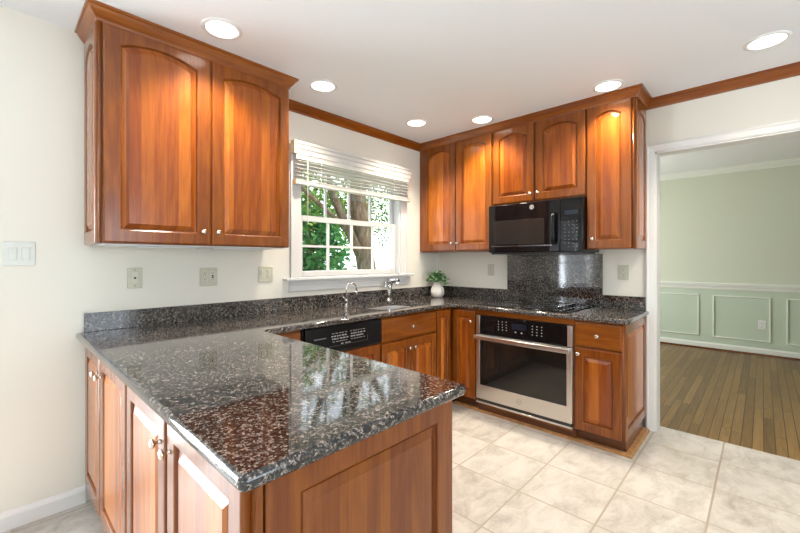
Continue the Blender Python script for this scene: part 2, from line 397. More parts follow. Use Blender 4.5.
def sash(name, y, x0, x1, z0, z1, rows, bot, top, mz=None):
    b = MB(); st = .038
    b.box(x0, x0+st, y, y+.034, z0, z1, .003); b.box(x1-st, x1, y, y+.034, z0, z1, .003)
    b.box(x0+st, x1-st, y+.001, y+.033, z0, z0+bot, .003); b.box(x0+st, x1-st, y+.001, y+.033, z1-top, z1, .003)
    for i in range(1, 4): x = x0+st+(x1-x0-2*st)*i/4; b.box(x-.009, x+.009, y+.007, y+.027, z0+bot, z1-top)
    for j in range(1, rows): z = mz or z0+bot+(z1-z0-bot-top)*j/rows; b.box(x0+st, x1-st, y+.008, y+.026, z-.009, z+.009)
    o = b.build(name, TRIM_DIM, r)
    b = MB(); b.box(x0+st, x1-st, y+.0155, y+.0185, z0+bot, z1-top); b.build('pane', GLASS, o)
sash('lower_sash', SY, WX0+.022, WX1-.022, 1.168, 1.665, 2, .045, .045)
sash('upper_sash', SY+.038, WX0+.022, WX1-.022, 1.625, WZ1-.02, 2, .04, .04, 1.945)

# blind
bx0, bx1 = -1.888, -.562
t = thing('window_blind', 'white horizontal slat blind drawn up under its valance above the kitchen window', 'blind', (-1.225, -.03, 1.89))
hw = (bx1-bx0)/2
b = MB(); zt = .327
prof = [(.0, .228), (.046, .228), (.046, .262), (.052, .272), (.052, .298), (.058, .306), (.058, .322), (.052, zt), (0, zt)]
b.sweep([(-hw, 0), (hw, 0)], prof); b.build('valance', BLINDM, t)
for x in (-hw-.006, hw): b = MB(); b.box(x, x+.006, -.055, .0, .228, zt, .002); b.build('valance_return', BLINDW, t)
b = MB(); b.box(-hw+.02, hw-.02, -.04, .005, .19, .228); b.build('headrail', BLINDM, t)
for i, z in enumerate((.174, .145, .116, .087, .058)):
    b = MB(); b.M = Matrix.Translation((0, -.022, z)) @ Matrix.Rotation(math.radians(-5), 4, 'X')
    b.box(-hw+.022, hw-.022, -.025, .025, -.0016, .0016); b.build('slat', BLINDM, t)
b = MB()
for z in (.030, .024, .018): b.box(-hw+.022, hw-.022, -.047, .003, z, z+.004)
b.box(-hw+.020, hw-.020, -.048, .004, -.004, .016, .003); b.build('bottom_rail', BLINDM, t)
for x in (-hw+.012, hw-.020): b = MB(); b.box(x, x+.008, -.049, .005, -.006, .034); b.build('rail_end_cap', BLINDW, t)
for x in (-.42, 0, .42): b = MB(); b.tube([(x, -.049, .19), (x, -.050, 0), (x, -.049, -.008)], .0014, 6); b.build('ladder_cord', BLINDM, t)
b = MB(); b.tube([(-hw+.11, -.056, .21), (-hw+.11, -.058, -.25)], .004, 8); b.tube([(-hw+.11, -.058, -.25), (-hw+.11, -.058, -.31)], [.004, .007], 8); b.build('tilt_wand', BLINDM, t)

# ------------------------------------------------------------------ doors and cabinets
ROT_L = Matrix.Rotation(-PI/2, 4, 'Z')      # a front that faces local -x
ROT_R = Matrix.Rotation(PI/2, 4, 'Z')       # a front that faces local +x
def raised_door(name, parent, x0, x1, z0, z1, yf=-.02, th=.019, arch=0, stile=.056, rail=.06, top=None, M=None, knob=None, pname='panel', hinge=None, pm=None):
    top = rail if top is None else top; K = 13
    ix0, ix1, iz0, iz1 = x0+stile, x1-stile, z0+rail, z1-top
    def inner(d, y):
        a, c, lo = ix0+d, ix1-d, iz0+d
        pts = [(a, y, lo), (c, y, lo)]
        for k in range(K):
            u = k/(K-1); x = c+(a-c)*u
            s = 2*u-1; pts.append((x, y, iz1-d-arch*s*s))
        return pts
    def outer(d, y):
        pts = [(x0+d, y, z0+d), (x1-d, y, z0+d)]
        for k in range(K): u = k/(K-1); pts.append((x1-d+(x0-x1+2*d)*u, y, z1-d))
        return pts
    b = MB()
    if M: b.M = M
    b.loops([outer(0, yf+th), outer(0, yf+.006), outer(.003, yf+.002), outer(.007, yf), inner(0, yf), inner(.004, yf+.003), inner(.006, yf+.010), inner(.008, yf+.0135)], cap0=False)
    o = b.build(name, WOOD, parent)
    b = MB()
    if M: b.M = M
    b.loops([inner(.0082, yf+.0137), inner(.0125, yf+.014), inner(.014, yf+.0115), inner(.034, yf+.003), inner(.036, yf+.0015)], cap1=True)
    b.build(pname, pm or WOOD_P, o)
    if knob: add_knob(o, knob[0], yf, knob[1], M)
    return o
KPROF = [(.0068, 0), (.0068, .003), (.0045, .006), (.004, .012), (.0075, .015), (.0125, .018), (.0145, .0215), (.0135, .0255), (.009, .0285), (.003, .0295)]
def add_knob(o, x, yf, z, M=None):
    b = MB()
    if M: b.M = M
    b.lathe(KPROF, (x, yf, z), '-y', 16); b.build('knob', NICKEL, o)
def drawer_front(parent, x0, x1, z0, z1, yf=-.02, knob=True, M=None):
    b = MB()
    def R(d, y): return [(x0+d, y, z0+d), (x1-d, y, z0+d), (x1-d, y, z1-d), (x0+d, y, z1-d)]
    b.loops([R(0, yf+.019), R(0, yf+.007), R(.003, yf+.003), R(.009, yf+.002), R(.011, yf)], cap1=True)
    o = b.build('drawer_front', WOOD_H, parent)
    if knob: add_knob(o, (x0+x1)/2, yf, (z0+z1)/2)
    return o
def carcass(parent, w, d, z0, z1, open_top=False, e=.0008):
    b = MB()
    if open_top:
        b.box(e, .019, 0, d, z0, z1); b.box(w-.019, w-e, 0, d, z0, z1); b.box(.019, w-.019, d-.012, d, z0, z1); b.box(.019, w-.019, .0, d-.012, z0, z0+.019)
        b.box(.019, w-.019, 0, .019, z0+.019, z1)
    else: b.box(e, w-e, 0, d, z0, z1, .0015)
    return b.build('carcass', WOOD, parent)
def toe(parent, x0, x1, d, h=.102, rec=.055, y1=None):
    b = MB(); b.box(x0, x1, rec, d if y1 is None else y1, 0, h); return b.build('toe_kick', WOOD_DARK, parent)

# --- upper cabinet on the window wall
UZ0, UZ1 = 1.381, ZC-.03
t = thing('upper_cabinet', 'large two-door cherry wall cabinet hanging left of the kitchen window', 'cabinet', (-3.115, -.33, 0))
W = 1.025
carcass(t, W, .328, UZ0+.004, UZ1)
b = MB(); b.tube([(.006, -.003, UZ0+.006), (.006, -.003, ZC-.07)], .008, 12); b.build('corner_bead', WOOD, t)
raised_door('door', t, .018, .514, UZ0+.008, ZC-.072, arch=.038, stile=.068, rail=.062, top=.044, knob=(.470, 1.462))
raised_door('door', t, .524, W-.004, UZ0+.008, ZC-.072, arch=.038, stile=.060, rail=.062, top=.044, knob=(.552, 1.462))
raised_door('side_panel', t, -.322, -.004, UZ0+.004, ZC-.07, yf=-.012, th=.012, arch=.04, stile=.05, rail=.062, top=.06, M=ROT_L)
b = MB(); b.sweep([(0, .329), (0, 0), (W, 0), (W, .329)], CROWN); b.build('crown', WOOD_CROWN, t)
b = MB(); b.box(.02, W-.02, .02, .326, UZ0-.004, UZ0+.003); b.build('bottom_panel', MELA, t)
for i, x in enumerate((-2.78, -2.38)):
    l = thing('under_cabinet_light', ['slim white light bar under the left end of the two-door wall cabinet', 'slim white light bar under the right end of the two-door wall cabinet'][i], 'light', (x, -.17, 1.3768), 0, 'under-cabinet light bars')
    b = MB(); b.box(-.15, .15, -.03, .03, -.007, .0, .002); b.build('housing', LAMPTRIM, l)
    b = MB(); b.box(-.14, .14, -.02, .02, -.0085, -.0072); b.build('diffuser', WHITEPL, l)

# --- upper cabinets on the right wall (local x runs from the corner towards the doorway)
def wall_b(y, x=-.33): return (x, y, 0)
t = thing('upper_cabinet', 'tall two-door cherry wall cabinet in the corner left of the microwave', 'cabinet', wall_b(0), -PI/2)
carcass(t, .872, .328, UZ0+.004, UZ1)
raised_door('door', t, .052, .462, UZ0+.012, ZC-.068, arch=.036, stile=.056, rail=.062, top=.05, knob=(.437, 1.465))
raised_door('door', t, .474, .866, UZ0+.012, ZC-.068, arch=.036, stile=.056, rail=.062, top=.05, knob=(.502, 1.465))
b = MB(); b.box(.01, .86, .02, .326, UZ0-.002, UZ0+.003); b.build('bottom_panel', WOOD_H, t)
t = thing('upper_cabinet', 'short two-door cherry wall cabinet directly above the microwave', 'cabinet', wall_b(-.873), -PI/2)
carcass(t, .802, .328, 1.79, UZ1)
raised_door('door', t, .010, .388, 1.800, ZC-.068, arch=.036, stile=.056, rail=.06, top=.05, knob=(.366, 1.862))
raised_door('door', t, .404, .796, 1.800, ZC-.068, arch=.036, stile=.056, rail=.06, top=.05, knob=(.432, 1.862))
t = thing('upper_cabinet', 'tall single-door cherry wall cabinet between the microwave and the doorway', 'cabinet', wall_b(-1.676), -PI/2)
W = .322
carcass(t, W, .328, UZ0+.004, UZ1)
raised_door('door', t, .004, .302, UZ0+.006, ZC-.068, arch=.034, stile=.062, rail=.062, top=.05, knob=(.046, 1.46))
raised_door('side_panel', t, .012, .322, UZ0+.004, ZC-.07, yf=-W-.008, th=.008, arch=.035, stile=.05, rail=.062, top=.06, M=ROT_R)
b = MB(); b.tube([(.312, -.004, UZ0+.006), (.312, -.004, ZC-.07)], .006, 12); b.build('corner_bead', WOOD, t)
b = MB(); b.sweep([(-.33, 0), (-.33, -2.002), (0, -2.002)], CROWN)
tag(b.build('crown_molding', WOOD_CROWN), 'stepped cherry crown moulding capping the row of wall cabinets over the microwave', 'molding')

# --- base cabinets on the right wall
FX = -.605
BT = .881
t = thing('oven_cabinet', 'cherry base cabinet framing the stainless wall oven', 'cabinet', (FX, -.872, 0), -PI/2)
b = MB(); W = .809
b.box(.0008, .014, 0, .60, .10, BT); b.box(W-.012, W-.0008, 0, .60, .10, BT); b.box(.014, W-.012, 0, .60, .836, BT); b.box(.014, W-.012, 0, .60, .075, .100); b.box(.014, W-.012, .585, .60, .10, .836)
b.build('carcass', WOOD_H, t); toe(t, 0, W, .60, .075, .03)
t = thing('base_cabinet', 'one-drawer one-door cherry base cabinet between the oven and the doorway', 'cabinet', (FX, -1.6815, 0), -PI/2)
W = .312
carcass(t, W, .60, .102, BT); toe(t, 0, W, .60)
drawer_front(t, .006, .302, .700, .866)
raised_door('door', t, .006, .302, .106, .688, stile=.052, rail=.058, knob=(.032, .645))
raised_door('end_panel', t, .004, .60, .102, BT-.002, yf=-W-.010, th=.010, stile=.055, rail=.062, M=ROT_R)
b = MB(); b.tube([(.306, -.004, .106), (.306, -.004, BT-.004)], .008, 12); b.build('corner_bead', WOOD, t)
t = thing('corner_cabinet', 'cherry corner base cabinet with two narrow doors meeting at the inside corner', 'cabinet', (0, 0, 0))
b = MB(); b.box(-.836, -.003, -.605, -.003, .102, BT); b.box(-.605, -.003, -.871, -.605, .102, BT); b.build('carcass', WOOD, t)
b = MB(); b.box(-.836, -.01, -.55, -.01, 0, .102); b.box(-.55, -.01, -.871, -.55, 0, .102); b.build('toe_kick', WOOD_DARK, t)
raised_door('door', t, -.830, -.636, .106, .866, yf=-.625, stile=.048, rail=.058)
raised_door('door', t, .636, .866, .106, .866, yf=-.625, stile=.052, rail=.058, M=ROT_L, knob=(.832, .775))
# --- base cabinets under the window
t = thing('sink_cabinet', 'cherry base cabinet under the sink with a false drawer over two doors', 'cabinet', (-1.503, FX, 0))
W = .666
carcass(t, W, .60, .102, BT, open_top=True); toe(t, 0, W, .60)
drawer_front(t, .008, .658, .690, .866)
raised_door('door', t, .008, .328, .106, .678, stile=.052, rail=.058, knob=(.300, .610))
raised_door('door', t, .336, .658, .106, .678, stile=.052, rail=.058, knob=(.364, .610))
t = thing('drawer_cabinet', 'narrow cherry drawer base cabinet tucked between the peninsula and the dishwasher', 'cabinet', (-2.447, FX, 0))
W = .276
carcass(t, W, .60, .102, BT); toe(t, 0, W, .60)
drawer_front(t, .030, .270, .700, .866); drawer_front(t, .030, .270, .41, .690); drawer_front(t, .030, .270, .106, .40)
# --- peninsula
PX = -3.105
def peninsula(label, y, W, d1, d2, near):
    t = thing('peninsula_cabinet', label, 'cabinet', (PX, y-.006, 0), -PI/2)
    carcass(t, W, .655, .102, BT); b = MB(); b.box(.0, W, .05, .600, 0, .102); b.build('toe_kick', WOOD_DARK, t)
    zz = (.106, .868)
    raised_door('door', t, d1[0], d1[1], *zz, stile=.060, rail=.066, knob=(d1[1]-.034, .772))
    raised_door('door', t, d2[0], d2[1], *zz, stile=.060, rail=.066, knob=(d2[0]+.034, .772))
    if near:
        raised_door('end_panel', t, .018, .655, .02, BT-.002, yf=-W-.018, th=.018, stile=.075, rail=.070, M=ROT_R, pm=wood_mat('shaded_end_panel', strips=.3, strip_w=.085, tone=.84))  # panel wood darkened in colour for the low light on this end
        b = MB(); b.box(.0, W, .0, .018, 0.0, BT) if False else b.box(W, W+.012, .0, .014, .02, BT-.002, .003); b.build('corner_post', WOOD, t)
    # the side towards the sink run: plain framed back
    raised_door('back_panel', t, -W+.004, -.004 if near else -.66, .106, BT-.004, yf=-.659, th=.004, stile=.07, rail=.07, M=Matrix.Rotation(PI, 4, 'Z')) if near else None
    return t
peninsula('far peninsula cabinet with two tall doors beside the left wall', -.004, .927, (.016, .410), (.434, .920), False)
peninsula('near peninsula cabinet with two tall doors and a panelled end', -.932, .980, (.014, .470), (.490, .966), True)
# shoe moulding at the foot of the right run
b = MB(); b.sweep([(FX+.04, -.62), (FX+.04, -2.012), (0-.03, -2.012)], [(-.03, 0), (.022, 0), (.020, .010), (.010, .018), (-.03, .020)])
structure(b.build('trim_20', ORANGE))
b = MB(); b.sweep([(PX+.05, 0), (PX+.05, -1.9)], [(0, 0), (.016, 0), (.013, .014), (0, .02)]); structure(b.build('trim_21', ORANGE))

# ------------------------------------------------------------------ granite
def rounded(poly, rad):
    out = []; n = len(poly)
    for i, p in enumerate(poly):
        r = rad.get(i, 0); p = Vector(p)
        if not r: out.append(p); continue
        a = (Vector(poly[i-1])-p).normalized(); c = (Vector(poly[(i+1) % n])-p).normalized()
        p0, p1 = p+a*r, p+c*r; cen = p+(a+c)*r
        K = 7
        for k in range(K):
            u = k/(K-1)*PI/2; out.append(cen - c*r*math.cos(u) - a*r*math.sin(u))
    return out
def inset(P, d):
    n = len(P); out = []
    for i, p in enumerate(P):
        a = (p-P[i-1]).normalized(); c = (P[(i+1) % n]-p).normalized()
        n1 = Vector((-a.y, a.x)); n2 = Vector((-c.y, c.x)); m = (n1+n2)/(1+n1.dot(n2)); out.append(p+m*d)
    return out
poly = [(-3.160, -.001), (-3.160, -1.982), (-2.436, -1.982), (-2.433, -.647), (-.647, -.647), (-.647, -2.025), (-.001, -2.025), (-.001, -.001)]
P = rounded(poly, {1: .018, 2: .020, 3: .012, 4: .05, 5: .03})
SX0, SX1, SY0, SY1 = -1.40, -.868, -.53, -.15
hole = rounded([(SX0, SY0), (SX0, SY1), (SX1, SY1), (SX1, SY0)], {0: .13, 1: .13, 2: .13, 3: .13})   # clockwise
b = MB()
prof = [(.011, .8815), (.004, .8835), (.0005, .889), (0, .898), (.0005, .9055), (.004, .911), (.012, .914)]
b.loops([[(q.x, q.y, z) for q in inset(P, d)] for d, z in prof], smooth=True)
top = inset(P, .012); bot = inset(P, .011)
def cap(outer, z, hl):
    tri = geometry.tessellate_polygon([[Vector((q.x, q.y, 0)) for q in outer], [Vector((q.x, q.y, 0)) for q in hl]])
    al = [b.v((q.x, q.y, z)) for q in outer]+[b.v((q.x, q.y, z)) for q in hl]
    for t3 in tri:
        try: b.bm.faces.new([al[i] for i in t3])
        except ValueError: pass
hz = inset(hole, -.004) if False else hole
cap(top, .914, hz); cap(bot, .8815, hz)
b.loops([[(q.x, q.y, z) for q in hz] for z in (.8815, .914)])
bmesh.ops.remove_doubles(b.bm, verts=b.bm.verts, dist=.0002)
tag(b.build('countertop', GRANITE), 'continuous speckled dark granite countertop over the peninsula, sink and cooktop runs', 'countertop')
CT = .9142
def splash(label, x0, x1, y0, y1, z1):
    b = MB(); b.box(x0, x1, y0, y1, CT, z1, .002); tag(b.build('backsplash', GRANITE), label, 'backsplash')
splash('long low granite backsplash strip under the window and left wall outlets', -3.126, -.001, -.021, -.001, 1.016)
splash('short low granite backsplash strip between the corner vase and the tall panel', -.021, -.001, -.851, -.0215, 1.016)
splash('tall granite backsplash panel behind the cooktop under the microwave', -.021, -.001, -1.698, -.8515, 1.3505)
splash('short low granite backsplash strip beside the doorway casing', -.021, -.001, -2.003, -1.6985, 1.016)

# ------------------------------------------------------------------ sink, taps
t = thing('sink', 'undermounted stainless steel sink set in the granite below the window', 'sink', (0, 0, .68))
b = MB()
def off(d): return inset(hole, -d)
hb = [Vector(q) for q in hole]
rings = [(-.014, .200), (.0015, .200), (.0015, .196), (.006, .06), (.018, .025), (.05, .012)]
b.loops([[(q.x, q.y, z) for q in inset(hole, -d)] for d, z in rings], cap1=True, smooth=True); 
b.build('basin', BASIN, t)
b = MB(); b.lathe([(.045, .0122), (.045, .0145), (.03, .0135), (.012, .0128)], ((SX0+SX1)/2, (SY0+SY1)/2, 0), 'z', 20); b.build('drain', CHROME, t)
t = thing('kitchen_faucet', 'chrome single-lever pull-out kitchen faucet behind the sink', 'faucet', (-.892, -.095, CT))
b = MB(); b.lathe([(.034, 0), (.034, .006), (.028, .012), (.026, .03)], n=20); b.tube([(0, 0, .028), (0, -.003, .08), (.004, -.010, .13), (.006, -.014, .165)], [.025, .021, .019, .021], 16); b.build('body', CHROME, t)
b = MB(); b.tube([(.0, .020, .178), (.003, .0, .182), (.008, -.05, .192), (.012, -.105, .196), (.012, -.112, .195)], [.020, .024, .023, .021, .017], 14); b.build('spout', CHROME, t)
b = MB(); b.tube([(.012, -.098, .186), (.012, -.100, .160), (.012, -.101, .150)], [.015, .016, .013], 12); b.build('spray_head', BASIN, t)
b = MB(); b.tube([(-.012, .006, .19), (-.030, .008, .17), (-.038, .008, .135), (-.040, .008, .12)], [.010, .011, .010, .008], 10); b.build('lever', CHROME, t)
t = thing('filter_faucet', 'small slim gooseneck chrome filtered-water faucet left of the sink', 'faucet', (-1.468, -.175, CT))
b = MB(); b.lathe([(.020, 0), (.020, .006), (.013, .012), (.012, .045), (.016, .050), (.014, .062), (.007, .070)], n=18); b.build('body', CHROME, t)
pts = [(0, 0, .06), (0, 0, .15)]
for k in range(1, 11): a = PI*k/10*.95; pts.append((.046-.046*math.cos(a), -.010*(1-math.cos(a)), .15+.046*math.sin(a)))
pts.append((pts[-1][0]+.002, pts[-1][1], .115))
b = MB(); b.tube(pts, .0062, 10); b.lathe([(.0085, .105), (.0085, .122)], (pts[-1][0], pts[-1][1], 0), n=12); b.build('gooseneck', CHROME, t)
b = MB(); b.tube([(0, 0, .055), (-.022, -.004, .066), (-.036, -.006, .09)], [.005, .005, .006], 8); b.build('lever', CHROME, t)

# vase with greenery in the corner
t = thing('potted_plant', 'small leafy green plant in a rounded white ceramic vase in the counter corner', 'plant', (-.262, -.185, CT))
b = MB(); n = 40
prof = [(.040, 0), (.054, .004), (.066, .022), (.072, .048), (.069, .078), (.056, .112), (.042, .140), (.035, .158), (.036, .166), (.032, .166), (.030, .150), (.020, .10)]
L = [[(rr*(1+.018*math.cos(10*2*PI*i/n)*(1 if .0 < h < .15 else .3))*math.cos(2*PI*i/n), rr*(1+.018*math.cos(10*2*PI*i/n)*(1 if .0 < h < .15 else .3))*math.sin(2*PI*i/n), h) for i in range(n)] for rr, h in prof]
b.loops(L, True, True, 0, True); b.build('vase', CERAM, t)
b = MB()
rnd = random.Random(3)
def leaf(b, p, d, ln, wd, up=None):
    d = Vector(d).normalized(); sd = d.cross(up or Vector((rnd.uniform(-1, 1), rnd.uniform(-1, 1), rnd.uniform(.2, 1)))).normalized(); nn = sd.cross(d)
    p = Vector(p); q = [p, p+d*ln*.35+sd*wd*.5+nn*ln*.04, p+d*ln*.7+sd*wd*.42, p+d*ln, p+d*ln*.7-sd*wd*.42, p+d*ln*.35-sd*wd*.5+nn*ln*.04]
    vs = [b.v(x) for x in q]; b.bm.faces.new(vs[:4]); b.bm.faces.new((vs[0], vs[3], vs[4], vs[5]))
for s in range(44):
    a = rnd.uniform(0, 2*PI); rr = rnd.uniform(.01, .105); h = rnd.uniform(.20, .285) - rr*.45
    tip = (rr*math.cos(a), rr*math.sin(a), h)
    b.tube([(.012*math.cos(a), .012*math.sin(a), .14), (tip[0]*.6, tip[1]*.6, .14+(h-.14)*.65), tip], .0015, 5)
    for k in range(9):
        aa = rnd.uniform(0, 2*PI); leaf(b, Vector(tip)-Vector((0, 0, rnd.uniform(0, .03))), (math.cos(aa), math.sin(aa), rnd.uniform(-.2, .9)), rnd.uniform(.026, .044), rnd.uniform(.016, .026))
b.build('foliage', SUCC, t)

# ------------------------------------------------------------------ cooktop
t = thing('cooktop', 'black glass electric cooktop set in the granite below the microwave', 'cooktop', (-.325, -1.245, CT))
b = MB(); b.box(-.255, .255, -.385, .385, 0, .007, .003); b.build('glass_top', BLACKGL, t)
for x, y, rr in ((-.12, .24, .10), (.12, .24, .075), (-.11, -.06, .075), (.13, -.06, .11)):
    b = MB(); b.lathe([(rr, .0071), (rr, .0074), (rr-.003, .0074), (rr-.003, .0071)], (x, y, 0), n=40, cap0=False, cap1=False)
    b.lathe([(rr*.6, .0071), (rr*.6, .0074), (rr*.6-.002, .0074), (rr*.6-.002, .0071)], (x, y, 0), n=40, cap0=False, cap1=False); b.build('burner_ring', MARKDIM, t)
for x in (-.16, -.09, -.02, .05, .12):
    b = MB(); b.lathe([(.022, .007), (.022, .012), (.018, .014), (.017, .030), (.013, .033)], (x, -.285, 0), n=20)
    k = b.build('knob', BLACK, t)
    b = MB(); b.box(x-.002, x+.002, -.302, -.268, .0325, .0345, .0006); b.lathe([(.0225, .0085), (.0228, .0115)], (x, -.285, 0), n=20, cap0=False, cap1=False); b.build('pointer', CHROME, k)

# ------------------------------------------------------------------ wall oven (local: x right, y into the wall)
t = thing('oven', 'stainless steel built-in oven with a black glass window under the cooktop', 'oven', (FX-.03, -.886, 0), -PI/2)
W = .787
b = MB(); b.box(.012, W-.012, .028, .56, .106, .828); b.build('oven_body', BLACKM, t)
for x in (0, W-.034): b = MB(); b.box(x, x+.034, 0, .028, .684, .832, .002); b.build('side_trim', STEEL, t)
b = MB(); b.box(.034, W-.034, .003, .028, .684, .832, .002)
p = b.build('control_panel', BLACKGL, t)
b = MB(); b.box(.325, .445, .0015, .003, .752, .800); b.build('display', DISPLAY, p)
b = MB()
text_mesh(b, '12:15', .020, Matrix.Translation((.355, .0012, .786)) @ FACE, .0002) if False else None
for i in range(3):
    for j in range(4): b.box(.205+i*.034, .212+i*.034, .002, .003, .734+j*.022, .739+j*.022)
for i in range(3):
    for j in range(4): b.box(.490+i*.036, .497+i*.036, .002, .003, .728+j*.022, .733+j*.022)
for x in (.35, .40): b.box(x, x+.012, .002, .003, .728, .736)
b.build('lettering', MARK, p)
b = MB()
z0, z1 = .135, .676
b.box(0, .034, 0, .028, z0, z1, .002); b.box(W-.04, W, 0, .028, z0, z1, .002); b.box(.034, W-.04, 0, .028, z0, .252, .002); b.box(.034, W-.04, 0, .028, .640, z1, .002)
d = b.build('door', STEEL, t)
b = MB(); b.box(.034, W-.04, .003, .026, .252, .640, .001); b.build('window', OVENGL, d)
b = MB(); b.box(.006, W-.004, -.052, -.036, .640, .676, .005); b.box(.012, .040, -.037, 0, .646, .670, .003); b.box(W-.040, W-.012, -.037, 0, .646, .670, .003); b.build('handle', STEEL, d)
b = MB(); lx, lz = .385, .193
b.lathe([(.0215, 0), (.0215, .0016), (.0185, .0016), (.0185, 0)], (lx, 0, lz), '-y', 32, cap0=False, cap1=False)
text_mesh(b, 'GE', .022, Matrix.Translation((lx, -.0008, lz)) @ FACE, .0006, shear=.3)
b.build('round_emblem', mat('pale_steel', (.40, .39, .37), .4, metal=1), d)
b = MB(); b.box(.012, W-.012, .006, .03, .108, .132); b.build('vent_slot', SLOT, t)
b = MB(); b.box(.0, W, .0, .03, .098, .110, .002); b.build('bottom_trim', STEEL, t)

# ------------------------------------------------------------------ microwave
t = thing('microwave', 'black over-the-range microwave mounted under the short wall cabinet', 'microwave', (-.385, -.878, 1.352), -PI/2)
W, H = .797, .428
b = MB(); b.box(.004, W-.004, 0, .383, .012, H-.002, .003); b.box(.03, W-.03, .03, .36, .0, .012); b.build('housing', BLACK, t)
XD = .628
b = MB(); b.box(.0, XD, -.034, 0, .014, H, .007); d = b.build('door', BLACKGL, t)
b = MB(); b.box(.055, .505, -.0352, -.034, .085, .290, .0005); b.build('window', noisy('mesh_window', (.022, .021, .02), .1, 300, rough=.06), d)
b = MB(); b.box(.03, .565, -.0352, -.034, .066, .072); b.build('door_line', mat('dark_chrome', (.25, .25, .26), .2, metal=1), d)
b = MB(); b.tube([(.585, -.058, .075), (.585, -.070, .11), (.585, -.072, .19), (.585, -.070, .28), (.585, -.058, .325)], [.013, .015, .016, .015, .013], 12)
b.box(.576, .594, -.06, -.03, .075, .098, .003); b.box(.576, .594, -.06, -.03, .305, .325, .003); b.build('handle', BLACK, d)
b = MB(); lx, lz = .400, .385
b.lathe([(.019, 0), (.019, .002)], (lx, -.034, lz), '-y', 28); e = b.build('round_emblem', mat('emblem_silver', (.78, .78, .78), .3, metal=.6), d)
b = MB(); text_mesh(b, 'GE', .02, Matrix.Translation((lx, -.0366, lz)) @ FACE, .0004, shear=.3); b.lathe([(.0165, .0), (.0165, .0006), (.0152, .0006), (.0152, 0)], (lx, -.036, lz), '-y', 28, cap0=False, cap1=False); b.build('lettering', SLOT, e)
b = MB(); b.box(XD+.001, W-.0, -.034, 0, .014, H, .006); p = b.build('control_panel', BLACKGL, t)
b = MB(); b.box(XD+.035, W-.035, -.0352, -.034, .300, .335); b.build('display', DISPLAY, p)
b = MB()
for i in range(4):
    for j in range(8):
        if (i*3+j*5) % 7 != 0: b.box(XD+.034+i*.029, XD+.042+i*.029, -.0350, -.0342, .05+j*.028, .055+j*.028)
b.build('lettering', MARKDIM, p)
b = MB(); b.box(.02, W-.02, -.020, .0, -.001, .0135, .002); b.build('vent_lip', BLACKM, t)

# ------------------------------------------------------------------ dishwasher
t = thing('dishwasher', 'black-fronted dishwasher with a cherry lower panel beside the sink cabinet', 'dishwasher', (-2.166, FX, 0))
W = .662
b = MB(); b.box(.006, W-.006, 0, .58, .10, .872); b.build('tub', BLACKM, t)
b = MB(); b.box(.012, W-.008, -.028, 0, .704, .876, .004); p = b.build('control_panel', BLACK, t)
b = MB(); b.box(.075, .165, -.0295, -.028, .800, .806); b.build('latch_line', MARKDIM, p)
b = MB()
rr = random.Random(5)
for gx in (.205, .36):
    for j, (z, hh) in enumerate(((.824, .004), (.806, .008), (.788, .008), (.770, .004))):
        x = gx+rr.uniform(0, .012)
        while x < gx+.125:
            wl = rr.uniform(.010, .020); b.box(x, x+wl, -.0290, -.028, z-hh/2, z+hh/2); x += wl+rr.uniform(.004, .012)
for x in (.285, .32, .345): b.box(x, x+.02, -.0290, -.028, .748, .754)
b.build('control_markings', noisy('soft_print', (.36, .36, .36), .05, rough=.5), p)
b = MB(); b.box(.19, .52, -.0288, -.028, .742, .743); b.box(.52, .521, -.0288, -.028, .742, .78); b.build('outline', MARKDIM, p)
raised_door('door_panel', t, .010, W-.012, .11, .690, stile=.06, rail=.06)
toe(t, .0, W, .58)

# ------------------------------------------------------------------ recessed ceiling lights
LAMPLBL = ['recessed ceiling light over the left wall cabinet, nearest the camera on that wall', 'recessed ceiling light just beyond the right end of the left wall cabinet',
           'smallest recessed ceiling light, in front of the window near the room corner', 'recessed ceiling light above the corner wall cabinet doors',
           'recessed ceiling light above the single-door wall cabinet', 'recessed ceiling light outside the dining room doorway']
proto = None
def make_lamp():
    t = thing('ceiling_light', '', 'light')
    b = MB(); b.lathe([(.100, 0), (.099, -.004), (.088, -.007), (.080, -.0065), (.078, 0)], n=40, cap0=False, cap1=False); b.build('trim_ring', LAMPTRIM, t)
    b = MB(); b.lathe([(.078, -.0015), (.05, -.0030), (.01, -.0035)], n=40); b.build('lens', LENS, t)
    return t
for i, (x, y) in enumerate([(-2.63, -.58), (-1.87, -.415), (-.865, -.415), (-.537, -.883), (-.493, -1.866), (-.494, -2.672)]):
    if proto is None: proto = make_lamp(); o = proto
    else: o = copy_tree(proto)
    o.location = (x, y, ZC); o['label'] = LAMPLBL[i]; o['group'] = 'recessed ceiling lights'
    l = light('lamp_beam', 'SPOT', (x, y, ZC-.02), (0, 0, 0), 74, (1, .87, .70), spot_size=math.radians(122), spot_blend=.7, shadow_soft_size=.07)

